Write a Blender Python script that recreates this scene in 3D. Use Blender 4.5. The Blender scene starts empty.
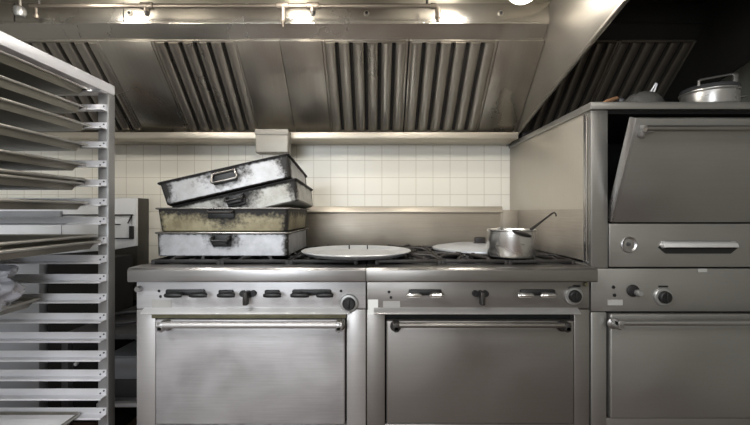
import bpy, bmesh, math, random
from mathutils import Vector, Matrix, Euler, noise
random.seed(7)
SC = bpy.context.scene
C = SC.collection
PI = math.pi

# ------------------------------------------------------------------ camera
cam = bpy.data.cameras.new('camera'); co = bpy.data.objects.new('camera', cam); C.objects.link(co)
cam.sensor_width = 36; cam.lens = 380/750*36; cam.clip_start = .02; cam.clip_end = 60
co.location = (0, 0, 1.15); co.rotation_euler = (PI/2, 0, 0)
SC.camera = co
SC.view_settings.view_transform = 'Standard'; SC.view_settings.look = 'None'
SC.view_settings.gamma = 1; SC.view_settings.use_curve_mapping = False
SC.view_settings.exposure = 0.3
try:
    SC.cycles.use_denoising = True
    SC.cycles.max_bounces = 8; SC.cycles.sample_clamp_indirect = 6
    SC.cycles.caustics_reflective = False; SC.cycles.caustics_refractive = False
except Exception: pass

# ------------------------------------------------------------------ materials
def lin(c):
    return tuple((x/12.92 if x <= .04045 else ((x+.055)/1.055)**2.4) for x in c)
def rgb(r, g, b): return lin((r/255, g/255, b/255)) + (1,)
def newmat(name):
    m = bpy.data.materials.new(name); m.use_nodes = True
    nt = m.node_tree; b = nt.nodes['Principled BSDF']
    return m, nt, b
def plain(name, col, rough=.5, metal=0.0, var=.0, scale=8, emit=0):
    m, nt, b = newmat(name)
    b.inputs['Base Color'].default_value = col
    b.inputs['Roughness'].default_value = rough; b.inputs['Metallic'].default_value = metal
    if var:
        tc = nt.nodes.new('ShaderNodeTexCoord'); n = nt.nodes.new('ShaderNodeTexNoise')
        n.inputs['Scale'].default_value = scale; n.inputs['Detail'].default_value = 5
        nt.links.new(tc.outputs['Object'], n.inputs['Vector'])
        r = nt.nodes.new('ShaderNodeValToRGB')
        r.color_ramp.elements[0].position = .3; r.color_ramp.elements[1].position = .7
        r.color_ramp.elements[0].color = tuple(max(0, c*(1-var)) for c in col[:3])+(1,)
        r.color_ramp.elements[1].color = tuple(min(1, c*(1+var)) for c in col[:3])+(1,)
        nt.links.new(n.outputs['Fac'], r.inputs['Fac']); nt.links.new(r.outputs['Color'], b.inputs['Base Color'])
    if emit:
        b.inputs['Emission Color'].default_value = col; b.inputs['Emission Strength'].default_value = emit
    return m
def steel(name, col, rough=.35, var=.12, metal=.9, stretch=(1.5, 1.5, 60), smudge=.25, sscale=2.5):
    """brushed stainless: fine streaks, cloudy wipe marks"""
    m, nt, b = newmat(name); L = nt.links
    tc = nt.nodes.new('ShaderNodeTexCoord')
    mp = nt.nodes.new('ShaderNodeMapping'); mp.inputs['Scale'].default_value = stretch
    n1 = nt.nodes.new('ShaderNodeTexNoise'); n1.inputs['Scale'].default_value = 4; n1.inputs['Detail'].default_value = 3
    n2 = nt.nodes.new('ShaderNodeTexNoise'); n2.inputs['Scale'].default_value = sscale; n2.inputs['Detail'].default_value = 6
    n2.inputs['Distortion'].default_value = .6
    L.new(tc.outputs['Object'], mp.inputs['Vector']); L.new(mp.outputs[0], n1.inputs['Vector'])
    L.new(tc.outputs['Object'], n2.inputs['Vector'])
    r = nt.nodes.new('ShaderNodeValToRGB')
    r.color_ramp.elements[0].position = .3; r.color_ramp.elements[1].position = .72
    r.color_ramp.elements[0].color = tuple(c*(1-var) for c in col[:3])+(1,)
    r.color_ramp.elements[1].color = tuple(min(1, c*(1+var)) for c in col[:3])+(1,)
    mx = nt.nodes.new('ShaderNodeMix'); mx.data_type = 'FLOAT'; mx.inputs['Factor'].default_value = .65
    L.new(n1.outputs['Fac'], mx.inputs['A']); L.new(n2.outputs['Fac'], mx.inputs['B'])
    L.new(mx.outputs['Result'], r.inputs['Fac']); L.new(r.outputs['Color'], b.inputs['Base Color'])
    mr = nt.nodes.new('ShaderNodeMapRange')
    mr.inputs['From Min'].default_value = .3; mr.inputs['From Max'].default_value = .7
    mr.inputs['To Min'].default_value = max(.05, rough*(1-smudge)); mr.inputs['To Max'].default_value = rough*(1+smudge)
    L.new(n2.outputs['Fac'], mr.inputs['Value']); L.new(mr.outputs[0], b.inputs['Roughness'])
    b.inputs['Metallic'].default_value = metal
    bp = nt.nodes.new('ShaderNodeBump'); bp.inputs['Strength'].default_value = .04; bp.inputs['Distance'].default_value = .002
    L.new(n1.outputs['Fac'], bp.inputs['Height']); L.new(bp.outputs[0], b.inputs['Normal'])
    return m

HX = (60, 1.5, 1.5)
M = {}
M['hood'] = steel('hood_steel', rgb(174, 169, 160), .36, .10, .9)
M['hood_face'] = steel('hood_face_steel', rgb(182, 178, 170), .24, .08, .95, (1.5, 1.5, 60))
M['baffle'] = steel('baffle_steel', rgb(166, 161, 152), .30, .14, .95, HX)
M['hood_dark'] = steel('unlit_hood_steel', rgb(105, 98, 88), .5, .10, .7)  # filter steel darkened to carry the shade of the unlit hood
M['hood_soot'] = steel('sooty_hood_steel', rgb(34, 32, 29), .6, .15, .3)  # shade inside the unlit hood put into the steel colour
M['riser'] = steel('riser_steel', rgb(148, 140, 128), .45, .2, .6, sscale=4)
M['steel_l'] = steel('clean_range_steel', rgb(206, 205, 206), .46, .16, .6, sscale=4)  # lighter tint, mostly for the daylight on this range
M['steel_m'] = steel('tarnished_range_steel', rgb(142, 138, 134), .38, .08, .8)  # some tarnish, but mostly darker for the weaker light on this range
M['steel_r'] = steel('oven_steel', rgb(156, 154, 150), .38, .06, .8)
M['side'] = steel('oven_side_steel', rgb(186, 179, 167), .42, .08, .6, (60, 60, 1.5))
M['trim'] = steel('polished_trim', rgb(225, 224, 222), .22, .05, 1)
M['trough'] = steel('grease_trough_steel', rgb(188, 181, 168), .42, .10, .75)
M['ledge_m'] = steel('worn_ledge_steel', rgb(190, 187, 184), .35, .05, .6)
M['lip'] = steel('riser_lip_steel', rgb(186, 178, 164), .4, .1, .6)
M['fit'] = steel('pipe_fitting_steel', rgb(120, 112, 102), .4, .1, .8)
M['bull2'] = steel('worn_front_rail_steel', rgb(140, 137, 133), .3, .08, .9)
M['plate'] = steel('splash_plate_steel', rgb(166, 158, 147), .42, .18, .6, sscale=4)
M['cup'] = steel('dull_cup_steel', rgb(150, 146, 138), .55, .06, .5)
M['ledge'] = steel('drip_ledge_steel', rgb(226, 225, 223), .45, .05, .55)
M['bull'] = steel('front_rail_steel', rgb(165, 163, 162), .3, .08, .9)
M['ring'] = plain('satin_dial_ring', rgb(165, 165, 163), .35, .7, .05)
M['cabside'] = plain('dull_dark_steel', rgb(66, 63, 57), .45, .4, .2, 5)
M['post'] = steel('rack_post_aluminium', rgb(160, 160, 160), .4, .07, .6)
M['alu'] = steel('rack_aluminium', rgb(232, 232, 236), .42, .05, .2)
M['pan_alu'] = steel('sheet_pan_aluminium', rgb(190, 188, 182), .42, .15, .8)
M['pan_dark'] = steel('darkened_sheet_pan', rgb(150, 146, 136), .42, .2, .7)
M['chrome'] = plain('chrome', rgb(215, 214, 210), .24, .9)
M['door_l'] = steel('wiped_door_steel', rgb(184, 182, 183), .45, .22, .6, sscale=5)
M['stile_l'] = steel('stile_steel', rgb(176, 173, 171), .42, .08, .65)
M['satin'] = steel('satin_cookware', rgb(170, 168, 165), .3, .05, .7, (1.5, 1.5, 40))
M['pot'] = steel('saucepan_aluminium', rgb(220, 219, 216), .27, .05, .97, (1.5, 1.5, 40))
M['paella'] = steel('paella_pan_steel', rgb(212, 214, 216), .34, .08, .55, (3, 3, 3))
M['black'] = plain('black_bakelite', rgb(15, 15, 16), .5, 0, .2)
M['iron'] = plain('cast_iron', rgb(34, 32, 32), .55, .3, .35, 20)
M['iron_worn'] = plain('worn_cast_iron', rgb(52, 49, 47), .5, .4, .35, 25)
M['void'] = plain('dark_interior', rgb(14, 13, 12), .8)
M['gap'] = plain('baffle_gap', rgb(22, 18, 14), .7)
M['grime'] = plain('greasy_dark_steel', rgb(74, 62, 52), .5, .4, .3, 6)
M['white'] = plain('white_enamel', rgb(236, 237, 238), .35, 0, .04)
M['sticker'] = plain('white_sticker', rgb(236, 236, 232), .6, 0, .03)
M['sticker_g'] = plain('faded_label', rgb(170, 168, 164), .6, 0, .08)
M['grey'] = plain('grey_painted_steel', rgb(146, 148, 152), .5, .2, .08)
M['dgrey'] = plain('dark_grey_steel', rgb(72, 72, 74), .5, .3, .1)
M['wood'] = plain('wooden_handle', rgb(150, 112, 82), .6, 0, .2)
M['paper'] = plain('white_liner_paper', rgb(242, 242, 246), .7, 0, .04)
M['plastic'] = plain('crumpled_plastic', rgb(205, 206, 214), .28, 0, .1, 12)
M['rubber'] = plain('black_rubber', rgb(30, 30, 30), .7)
M['stain'] = plain('olive_grease_strip', rgb(126, 122, 98), .5, .5, .2, 20)  # colour of the reflection below the left ledge
M['wallpaint'] = plain('painted_wall', rgb(176, 174, 168), .8, 0, .05, 2)
M['wallgrey'] = plain('grey_wall_panel', rgb(150, 148, 138), .6, 0, .08, 2)
M['ceil'] = plain('ceiling_paint', rgb(190, 188, 182), .85, 0, .04, 2)
M['floor'] = plain('quarry_floor', rgb(92, 74, 64), .5, 0, .2, 6)
M['globe'] = plain('lamp_glass', rgb(255, 246, 230), .4, 0, 0, 8, 14)

def stained_panel():
    m = steel('oven_panel_steel_with_grease', rgb(156, 154, 150), .38, .06, .8); nt = m.node_tree; L = nt.links; b = nt.nodes['Principled BSDF']
    src = b.inputs['Base Color'].links[0].from_socket
    tc = nt.nodes.new('ShaderNodeTexCoord'); mp = nt.nodes.new('ShaderNodeMapping'); mp.inputs['Location'].default_value = (.31, 0, -.79); mp.inputs['Scale'].default_value = (1, 0, 1.4)
    L.new(tc.outputs['Object'], mp.inputs['Vector'])
    ln = nt.nodes.new('ShaderNodeVectorMath'); ln.operation = 'LENGTH'; L.new(mp.outputs[0], ln.inputs[0])
    n = nt.nodes.new('ShaderNodeTexNoise'); n.inputs['Scale'].default_value = 14; L.new(tc.outputs['Object'], n.inputs['Vector'])
    ad = nt.nodes.new('ShaderNodeMath'); ad.operation = 'MULTIPLY_ADD'; ad.inputs[1].default_value = .06; L.new(n.outputs['Fac'], ad.inputs[0]); L.new(ln.outputs['Value'], ad.inputs[2])
    mr = nt.nodes.new('ShaderNodeMapRange'); mr.inputs['From Min'].default_value = .05; mr.inputs['From Max'].default_value = .15; mr.inputs['To Min'].default_value = .6; mr.inputs['To Max'].default_value = 0
    L.new(ad.outputs[0], mr.inputs['Value'])
    mx = nt.nodes.new('ShaderNodeMix'); mx.data_type = 'RGBA'; L.new(mr.outputs[0], mx.inputs['Factor']); L.new(src, mx.inputs['A']); mx.inputs['B'].default_value = rgb(140, 130, 96)
    L.new(mx.outputs['Result'], b.inputs['Base Color']); return m
M['panel_stain'] = stained_panel()
def tile_mat():
    m, nt, b = newmat('cream_wall_tile'); L = nt.links
    tc = nt.nodes.new('ShaderNodeTexCoord'); sp = nt.nodes.new('ShaderNodeSeparateXYZ')
    L.new(tc.outputs['Object'], sp.inputs[0])
    def line(out, off, w):
        a = nt.nodes.new('ShaderNodeMath'); a.operation = 'ADD'; a.inputs[1].default_value = 50*.1085 - off
        L.new(out, a.inputs[0])
        mo = nt.nodes.new('ShaderNodeMath'); mo.operation = 'MODULO'; mo.inputs[1].default_value = .1085
        L.new(a.outputs[0], mo.inputs[0])
        lt = nt.nodes.new('ShaderNodeMath'); lt.operation = 'LESS_THAN'; lt.inputs[1].default_value = w
        L.new(mo.outputs[0], lt.inputs[0]); return lt.outputs[0]
    mxm = nt.nodes.new('ShaderNodeMath'); mxm.operation = 'MAXIMUM'
    L.new(line(sp.outputs['X'], -.392, .0035), mxm.inputs[0]); L.new(line(sp.outputs['Z'], 1.3705, .0035), mxm.inputs[1])
    n = nt.nodes.new('ShaderNodeTexNoise'); n.inputs['Scale'].default_value = 3; L.new(tc.outputs['Object'], n.inputs['Vector'])
    r = nt.nodes.new('ShaderNodeValToRGB'); r.color_ramp.elements[0].color = rgb(240, 235, 221); r.color_ramp.elements[1].color = rgb(248, 244, 232)
    L.new(n.outputs['Fac'], r.inputs['Fac'])
    mx = nt.nodes.new('ShaderNodeMix'); mx.data_type = 'RGBA'
    L.new(mxm.outputs[0], mx.inputs['Factor']); L.new(r.outputs['Color'], mx.inputs['A']); mx.inputs['B'].default_value = rgb(212, 205, 188)
    L.new(mx.outputs['Result'], b.inputs['Base Color']); b.inputs['Roughness'].default_value = .3
    bp = nt.nodes.new('ShaderNodeBump'); bp.invert = True; bp.inputs['Strength'].default_value = .3; bp.inputs['Distance'].default_value = .002
    L.new(mxm.outputs[0], bp.inputs['Height']); L.new(bp.outputs[0], b.inputs['Normal'])
    return m
M['tile'] = tile_mat()

def burnt(name, base, base2, hx=.30, hz=.105, top=.035, side=.05, hand=.09, amount=.5, seed=0, bottom=.0, rough=.4, ramp=.03):
    """Scorched roasting pan: bare metal in patches, baked-on black soot along
    the rim, in the corners and round the handle. Object space: x across, z up."""
    m, nt, b = newmat(name); L = nt.links; N = nt.nodes
    def mth(op, a, bb=None, clamp=False):
        n = N.new('ShaderNodeMath'); n.operation = op; n.use_clamp = clamp
        for i, v in enumerate((a, bb)):
            if v is None: continue
            if isinstance(v, (int, float)): n.inputs[i].default_value = v
            else: L.new(v, n.inputs[i])
        return n.outputs[0]
    tc = N.new('ShaderNodeTexCoord'); sp = N.new('ShaderNodeSeparateXYZ'); L.new(tc.outputs['Object'], sp.inputs[0])
    X, Y, Z = sp.outputs
    ax = mth('ABSOLUTE', X)
    dside = mth('MAXIMUM', mth('SUBTRACT', hx, ax), mth('SUBTRACT', .225, mth('ABSOLUTE', Y)))   # distance to the corner
    dtop = mth('SUBTRACT', hz, Z)
    s1 = mth('DIVIDE', dside, side); s2 = mth('DIVIDE', dtop, top)
    hxn = mth('DIVIDE', ax, hand); hzn = mth('DIVIDE', dtop, hand*.75)
    s3 = mth('SQRT', mth('ADD', mth('MULTIPLY', hxn, hxn), mth('MULTIPLY', hzn, hzn)))
    d = mth('MINIMUM', mth('MINIMUM', s1, s2), s3)
    if bottom: d = mth('MINIMUM', d, mth('DIVIDE', Z, bottom))
    mp = N.new('ShaderNodeMapping'); mp.inputs['Location'].default_value = (seed, seed*2, seed*.7); L.new(tc.outputs['Object'], mp.inputs[0])
    n1 = N.new('ShaderNodeTexNoise'); n1.inputs['Scale'].default_value = 11; n1.inputs['Detail'].default_value = 7; n1.inputs['Roughness'].default_value = .65
    L.new(mp.outputs[0], n1.inputs['Vector'])
    n2 = N.new('ShaderNodeTexNoise'); n2.inputs['Scale'].default_value = 70; n2.inputs['Detail'].default_value = 3
    L.new(mp.outputs[0], n2.inputs['Vector'])
    v = mth('ADD', d, mth('MULTIPLY', mth('SUBTRACT', n1.outputs['Fac'], .5), 1.7))
    v = mth('ADD', v, mth('MULTIPLY', mth('SUBTRACT', n2.outputs['Fac'], .5), 1.5))
    mr = N.new('ShaderNodeMapRange'); mr.inputs['From Min'].default_value = amount+.35; mr.inputs['From Max'].default_value = amount+1.15
    L.new(v, mr.inputs['Value'])
    r = N.new('ShaderNodeValToRGB'); r.color_ramp.elements[0].position = .35; r.color_ramp.elements[1].position = .65
    r.color_ramp.elements[0].color = base2; r.color_ramp.elements[1].color = base; L.new(n1.outputs['Fac'], r.inputs['Fac'])
    mx = N.new('ShaderNodeMix'); mx.data_type = 'RGBA'; L.new(mr.outputs[0], mx.inputs['Factor'])
    mx.inputs['A'].default_value = rgb(30, 27, 25); L.new(r.outputs['Color'], mx.inputs['B'])
    L.new(mx.outputs['Result'], b.inputs['Base Color'])
    rr = N.new('ShaderNodeMapRange'); rr.inputs['To Min'].default_value = .6; rr.inputs['To Max'].default_value = rough; L.new(mr.outputs[0], rr.inputs['Value'])
    L.new(rr.outputs[0], b.inputs['Roughness'])
    me = N.new('ShaderNodeMapRange'); me.inputs['To Min'].default_value = .1; me.inputs['To Max'].default_value = .3; L.new(mr.outputs[0], me.inputs['Value'])
    L.new(me.outputs[0], b.inputs['Metallic'])
    return m

# ------------------------------------------------------------------ mesh builder
class MB:
    def __init__(s): s.bm = bmesh.new()
    def merge(s, t, mat=None):
        if mat is not None: t.transform(mat)
        me = bpy.data.meshes.new('t'); t.to_mesh(me); t.free(); s.bm.from_mesh(me); bpy.data.meshes.remove(me); return s
    def box(s, x0, x1, y0, y1, z0, z1, bev=.002, seg=2, mat=None):
        t = bmesh.new(); bmesh.ops.create_cube(t, size=1)
        for v in t.verts: v.co = Vector(((x0+x1)/2+v.co.x*(x1-x0), (y0+y1)/2+v.co.y*(y1-y0), (z0+z1)/2+v.co.z*(z1-z0)))
        if bev: bmesh.ops.bevel(t, geom=list(t.edges), offset=min(bev, .45*min(abs(x1-x0), abs(y1-y0), abs(z1-z0))), segments=seg, profile=.5, affect='EDGES')
        return s.merge(t, mat)
    def tube(s, pts, r, seg=12, mat=None, closed=False):
        pts = [Vector(p) for p in pts]; n = len(pts); t = bmesh.new(); rings = []; up = None
        rs = r if isinstance(r, (list, tuple)) else [r]*n
        for i, p in enumerate(pts):
            if closed: d = (pts[(i+1) % n]-pts[i-1]).normalized()
            elif i == 0: d = (pts[1]-p).normalized()
            elif i == n-1: d = (p-pts[-2]).normalized()
            else: d = ((pts[i+1]-p).normalized()+(p-pts[i-1]).normalized()).normalized()
            if up is None: up = Vector((0, 0, 1)) if abs(d.z) < .9 else Vector((1, 0, 0))
            a = d.cross(up).normalized(); bb = a.cross(d).normalized(); up = bb
            rings.append([t.verts.new(p+rs[i]*(a*math.cos(2*PI*k/seg)+bb*math.sin(2*PI*k/seg))) for k in range(seg)])
        m = n if closed else n-1
        for i in range(m):
            A, B = rings[i], rings[(i+1) % n]
            for k in range(seg): t.faces.new((A[k], A[(k+1) % seg], B[(k+1) % seg], B[k]))
        if not closed: t.faces.new(rings[0][::-1]); t.faces.new(rings[-1])
        bmesh.ops.recalc_face_normals(t, faces=t.faces)
        return s.merge(t, mat)
    def lathe(s, prof, c=(0, 0, 0), seg=40, mat=None, axis='Z', sx=1, sy=1):
        t = bmesh.new(); rings = []
        for r, z in prof:
            if r < 1e-6: rings.append([t.verts.new((0, 0, z))])
            else: rings.append([t.verts.new((r*math.cos(2*PI*k/seg)*sx, r*math.sin(2*PI*k/seg)*sy, z)) for k in range(seg)])
        for A, B in zip(rings, rings[1:]):
            for k in range(seg):
                q = []
                for v in (A[k % len(A)], A[(k+1) % len(A)], B[(k+1) % len(B)], B[k % len(B)]):
                    if v not in q: q.append(v)
                if len(q) > 2:
                    try: t.faces.new(q)
                    except ValueError: pass
        bmesh.ops.recalc_face_normals(t, faces=t.faces)
        if axis == 'Y': t.transform(Matrix.Rotation(PI/2, 4, 'X'))      # local +z faces -Y
        if axis == 'X': t.transform(Matrix.Rotation(PI/2, 4, 'Y'))
        t.transform(Matrix.Translation(c))
        return s.merge(t, mat)
    def prism(s, poly, axis, a0, a1, bev=.0, mat=None):
        """poly: list of 2D points; extruded along axis between a0 and a1"""
        t = bmesh.new()
        def P(u, v, a): return {'X': (a, u, v), 'Y': (u, a, v), 'Z': (u, v, a)}[axis]
        A = [t.verts.new(P(u, v, a0)) for u, v in poly]; B = [t.verts.new(P(u, v, a1)) for u, v in poly]
        t.faces.new(A); t.faces.new(B[::-1]); n = len(poly)
        for i in range(n): t.faces.new((A[i], B[i], B[(i+1) % n], A[(i+1) % n]))
        bmesh.ops.recalc_face_normals(t, faces=t.faces)
        if bev: bmesh.ops.bevel(t, geom=list(t.edges), offset=bev, segments=2, profile=.5, affect='EDGES')
        return s.merge(t, mat)

ORG = {}
def link(name, mb, mat, parent=None, smooth=True, origin=None):
    off = ORG[parent.name] if parent is not None else Vector(origin or (0, 0, 0))
    mb.bm.transform(Matrix.Translation(-off))
    me = bpy.data.meshes.new(name)
    if smooth:
        for f in mb.bm.faces: f.smooth = True
        for e in mb.bm.edges:
            if len(e.link_faces) == 2 and e.calc_face_angle(0) > .6: e.smooth = False
    mb.bm.to_mesh(me); mb.bm.free(); me.materials.append(mat)
    o = bpy.data.objects.new(name, me); C.objects.link(o)
    if parent is not None: o.parent = parent
    else: o.location = off
    ORG[o.name] = off
    return o
def thing(name, label, cat, loc, group=None, local=False):
    o = bpy.data.objects.new(name, None); C.objects.link(o); o.empty_display_size = .1
    o.location = loc; o['label'] = label; o['category'] = cat
    if group: o['group'] = group
    ORG[o.name] = Vector((0, 0, 0)) if local else Vector(loc)
    return o
def tag(o, label, cat, group=None):
    o['label'] = label; o['category'] = cat
    if group: o['group'] = group
    return o
def struct(name, mb, mat, origin=None):
    o = link(name, mb, mat, None, False, origin); o['kind'] = 'structure'; return o
def dup(root, loc, rot=None, label=None, group=None):
    r = root.copy(); C.objects.link(r); r.location = loc; ORG[r.name] = ORG[root.name]
    if rot is not None: r.rotation_euler = rot
    if label: r['label'] = label
    if group: r['group'] = group
    for ch in list(root.children):
        c = ch.copy(); C.objects.link(c); c.parent = r
        for g in list(ch.children):
            d = g.copy(); C.objects.link(d); d.parent = c
    return r

# ------------------------------------------------------------------ room
YW = 2.42
XL, XR, YF, ZC = -3.0, 1.95, -3.2, 2.75
struct('floor', MB().box(XL, XR, YF, YW, -.05, 0, 0), M['floor'])
struct('ceiling', MB().box(XL, XR, YF, YW, ZC, ZC+.05, 0), M['ceil'])
struct('wall_back', MB().box(XL-.1, XR+.1, YW, YW+.1, 0, ZC, 0), M['tile'])
struct('wall_left', MB().box(XL-.1, XL, YF, YW, 0, ZC, 0), M['wallpaint'])
struct('wall_right', MB().box(XR, XR+.1, YF, YW, 0, ZC, 0), M['wallgrey'])
w = MB()
w.box(XL-.1, -2.3, YF-.1, YF, 0, ZC, 0); w.box(-.3, XR+.1, YF-.1, YF, 0, ZC, 0)
w.box(-2.3, -.3, YF-.1, YF, 0, .9, 0); w.box(-2.3, -.3, YF-.1, YF, 2.2, ZC, 0)
struct('wall_front', w, M['wallpaint'])
w = MB(); w.box(-2.3, -2.25, YF-.09, YF-.03, .9, 2.2); w.box(-.35, -.3, YF-.09, YF-.03, .9, 2.2)
w.box(-1.32, -1.28, YF-.09, YF-.03, .9, 2.2); w.box(-2.3, -.3, YF-.09, YF-.03, .9, .95); w.box(-2.3, -.3, YF-.09, YF-.03, 2.15, 2.2)
struct('window_1', w, M['white'])

# ------------------------------------------------------------------ extractor hoods
YB, ZB = 2.25, 1.627     # bottom of the filter bank
YT, ZT = 1.87, 2.0       # top of the filter bank
vlen = math.hypot(YB-YT, ZT-ZB)
vY, vZ = (YT-YB)/vlen, (ZT-ZB)/vlen
nY, nZ = -vZ, vY         # normal towards the cook: down and forward
if nZ > 0: nY, nZ = -nY, -nZ
SL = Matrix(((1, 0, 0, 0), (0, nY, vY, YB), (0, nZ, vZ, ZB), (0, 0, 0, 1)))   # local (x, w, v)
HX0, HXM, HX1 = -2.45, .845, 1.58
def edgeZ(y): return 1.63 + .25*(2.25-y)

def baffle_filter(x0, x1, parent, mat):
    f = MB(); T = .018
    f.box(x0+.001, x0+.012, -.012, .014, .0, vlen, .002, mat=SL); f.box(x1-.012, x1-.001, -.012, .014, .0, vlen, .002, mat=SL)
    f.box(x0+.012, x1-.012, -.012, .006, 0, .012, .002, mat=SL); f.box(x0+.012, x1-.012, -.012, .006, vlen-.012, vlen, .002, mat=SL)
    n = 6; p = (x1-x0-.0)/n
    for i in range(n):
        a = x0+i*p+.009; b = x0+(i+1)*p-.009; w_ = b-a
        # folded channel: rounded face with turned-back sides
        prof = [(a, -.012), (a, .000)] + [(a+w_*(.5-.5*math.cos(q*PI/8)), .000+.017*math.sin(q*PI/8)**.7) for q in range(1, 8)] + [(b, .000), (b, -.012)]
        f.prism(prof, 'Z', .012, vlen-.012, 0, mat=SL)
    o = link('baffle_filter', f, mat, parent)
    g = MB(); g.box(x0+.012, x1-.012, -.03, -.0115, .01, vlen-.01, 0, mat=SL)
    link('filter_core', g, M['gap'], o)
    return o
def hood(name, label, x0, x1, layout, mat, fmat, facemat):
    t = thing(name, label, 'extractor hood', ((x0+x1)/2, YW, 1.6))
    m = MB(); m.box(x0, x1, YB-.03, YW, 1.578, 1.605, .003); m.box(x0, x1, YB-.042, YB-.03, 1.580, 1.617, .002)
    link('grease_trough', m, M['trough'] if mat is M['hood'] else mat, t)
    m = MB(); m.prism([(YB+.02, 1.607), (YW, 1.607), (YW, 2.5), (YT+.08, 2.5), (YT+.04, ZT+.02)], 'X', x0+.002, x1-.002)
    link('plenum', m, M['gap'], t)
    # folded holder above the filters, then the upright face, then the soffit
    m = MB(); m.prism([(1.875, 1.995), (1.816, 2.056), (1.83, 2.075), (1.89, 2.012)], 'X', x0+.001, x1-.001)
    link('filter_holder', m, facemat, t)
    m = MB(); m.box(x0, x1, 1.813, 1.83, 2.054, 2.150, .002); m.box(x0+.001, x1-.001, 1.808, 1.8135, 2.05, 2.06, .002)
    link('upright_face', m, facemat, t)
    m = MB(); m.box(x0, x1, .90, 1.83, 2.148, 2.16, .002); link('soffit', m, mat, t)
    m = MB(); m.box(x0, x1, .88, .90, 1.967, 2.55, .003); m.box(x0, x1, .88, .93, 1.96, 1.975, .002); link('front_skirt', m, mat, t)
    for kind, a, b in layout:
        if kind == 'f': baffle_filter(a, b, t, fmat)
        else:
            m = MB(); m.box(a+.001, b-.001, .004, .016, 0, vlen, .002, mat=SL); m.box(a+.001, b-.001, -.006, .004, 0.001, vlen-.001, 0, mat=SL)
            link('filler_panel', m, fmat, t)
    return t
h1 = hood('extractor_hood', 'large lit stainless steel extractor hood with baffle filters above the two ranges', HX0, HXM-.012,
     [('f', -2.43, -2.0), ('p', -2.0, -1.775), ('f', -1.775, -1.355), ('p', -1.355, -1.10), ('f', -1.10, -.68), ('p', -.68, -.468), ('p', -.468, -.26),
      ('f', -.26, .165), ('f', .17, .605), ('p', .605, HXM-.013)], M['hood'], M['baffle'], M['hood_face'])
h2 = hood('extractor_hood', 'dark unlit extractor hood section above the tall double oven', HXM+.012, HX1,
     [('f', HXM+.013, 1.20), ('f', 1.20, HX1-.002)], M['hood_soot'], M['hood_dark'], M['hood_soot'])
m = MB(); m.prism([(YW, 1.57), (2.25, 1.60), (.90, edgeZ(.90)-.015), (.90, 2.5), (YW, 2.5)], 'X', HXM-.011, HXM-.001, .001)
m.prism([(2.25, 1.612), (.9, edgeZ(.9)-.018), (.9, edgeZ(.9)-.006), (2.25, 1.624)], 'X', HXM-.014, HXM+.004, .001)
link('end_plate', m, M['hood'], h1)
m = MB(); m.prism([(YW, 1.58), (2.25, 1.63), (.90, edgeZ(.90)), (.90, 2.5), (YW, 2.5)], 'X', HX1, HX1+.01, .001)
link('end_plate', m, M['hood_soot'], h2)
# drip cup
m = MB(); xa, xb = -.672, -.486
m.box(xa, xb, 2.13, 2.205, 1.484, 1.612, .008, 3); m.box(xa+.0, xb-.0, 2.125, 2.13, 1.585, 1.617, .002)
link('grease_cup', m, M['cup'], h1)
# screws in the upright face
for xx in (-.04, -1.17, .60):
    m = MB().lathe([(0, .006), (.012, .006), (.014, 0), (0, 0)], (xx, 1.813, 2.10), 16, axis='Y')
    k = link('plug_button', m, M['hood'], h1)
    m = MB().lathe([(0, .009), (.007, .009), (.007, .004), (0, .004)], (xx, 1.813, 2.10), 12, axis='Y'); link('plug_hole', m, M['void'], k)
for xx in (-1.72, -1.20): link('face_seam', MB().box(xx-.0015, xx+.0015, 1.811, 1.8135, 2.06, 2.148, 0), M['gap'], h1)

# pipe of the fire system, running along the face
t = thing('fire_suppression_pipe', 'steel pipe with nozzles running along the top of the lit hood', 'pipe', (-.7, 1.76, 2.13))
yp, zp = 1.72, 2.084
def PX(x, Y): return (x-375)*Y/380
x_el = PX(437, yp); x_l = PX(30, yp)
m = MB(); m.tube([(x_l, yp, zp), (x_el-.02, yp, zp), (x_el, yp, zp-.004), (x_el+.004, yp, zp-.02), (x_el+.004, yp, zp-.028)], .0095, 14); link('pipe', m, M['fit'], t)
for px, big in ((147, 0), (283, 1), (313, 0)):
    xx = PX(px, yp)
    m = MB(); m.tube([(xx-.03, yp, zp), (xx-.026, yp, zp), (xx+.026, yp, zp), (xx+.03, yp, zp)], [.012, .016, .016, .012], 14)
    m.tube([(xx, yp, zp-.006), (xx, yp, zp-.026)], .013, 12); link('tee_fitting', m, M['fit'], t)
    if big:
        m = MB().lathe([(0, -.085), (.004, -.083), (.007, -.066), (.012, -.06), (.014, -.045), (.011, -.03), (.013, -.02), (.010, 0), (0, 0)], (xx, yp, zp-.012), 16); link('nozzle', m, M['fit'], t)
    else:
        m = MB().lathe([(0, -.03), (.009, -.03), (.012, -.018), (.012, 0), (0, 0)], (xx, yp, zp-.012), 16); link('nozzle', m, M['iron_worn'], t)
m = MB(); m.tube([(x_el+.004, yp, zp-.012), (x_el+.004, yp, zp-.055)], .013, 14); m.tube([(x_el+.004, yp, zp-.055), (x_el+.004, yp, zp-.07)], .009, 12)
m.tube([(x_el-.03, yp, zp), (x_el-.006, yp, zp)], .014, 14); link('elbow', m, M['fit'], t)
m = MB(); m.tube([(x_el-.045, yp, zp-.0), (x_el-.045, yp, 2.149)], .006, 10); m.tube([(x_l+.04, yp, zp), (x_l+.04, yp, 2.149)], .006, 10); link('hanger', m, M['iron_worn'], t)
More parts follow.
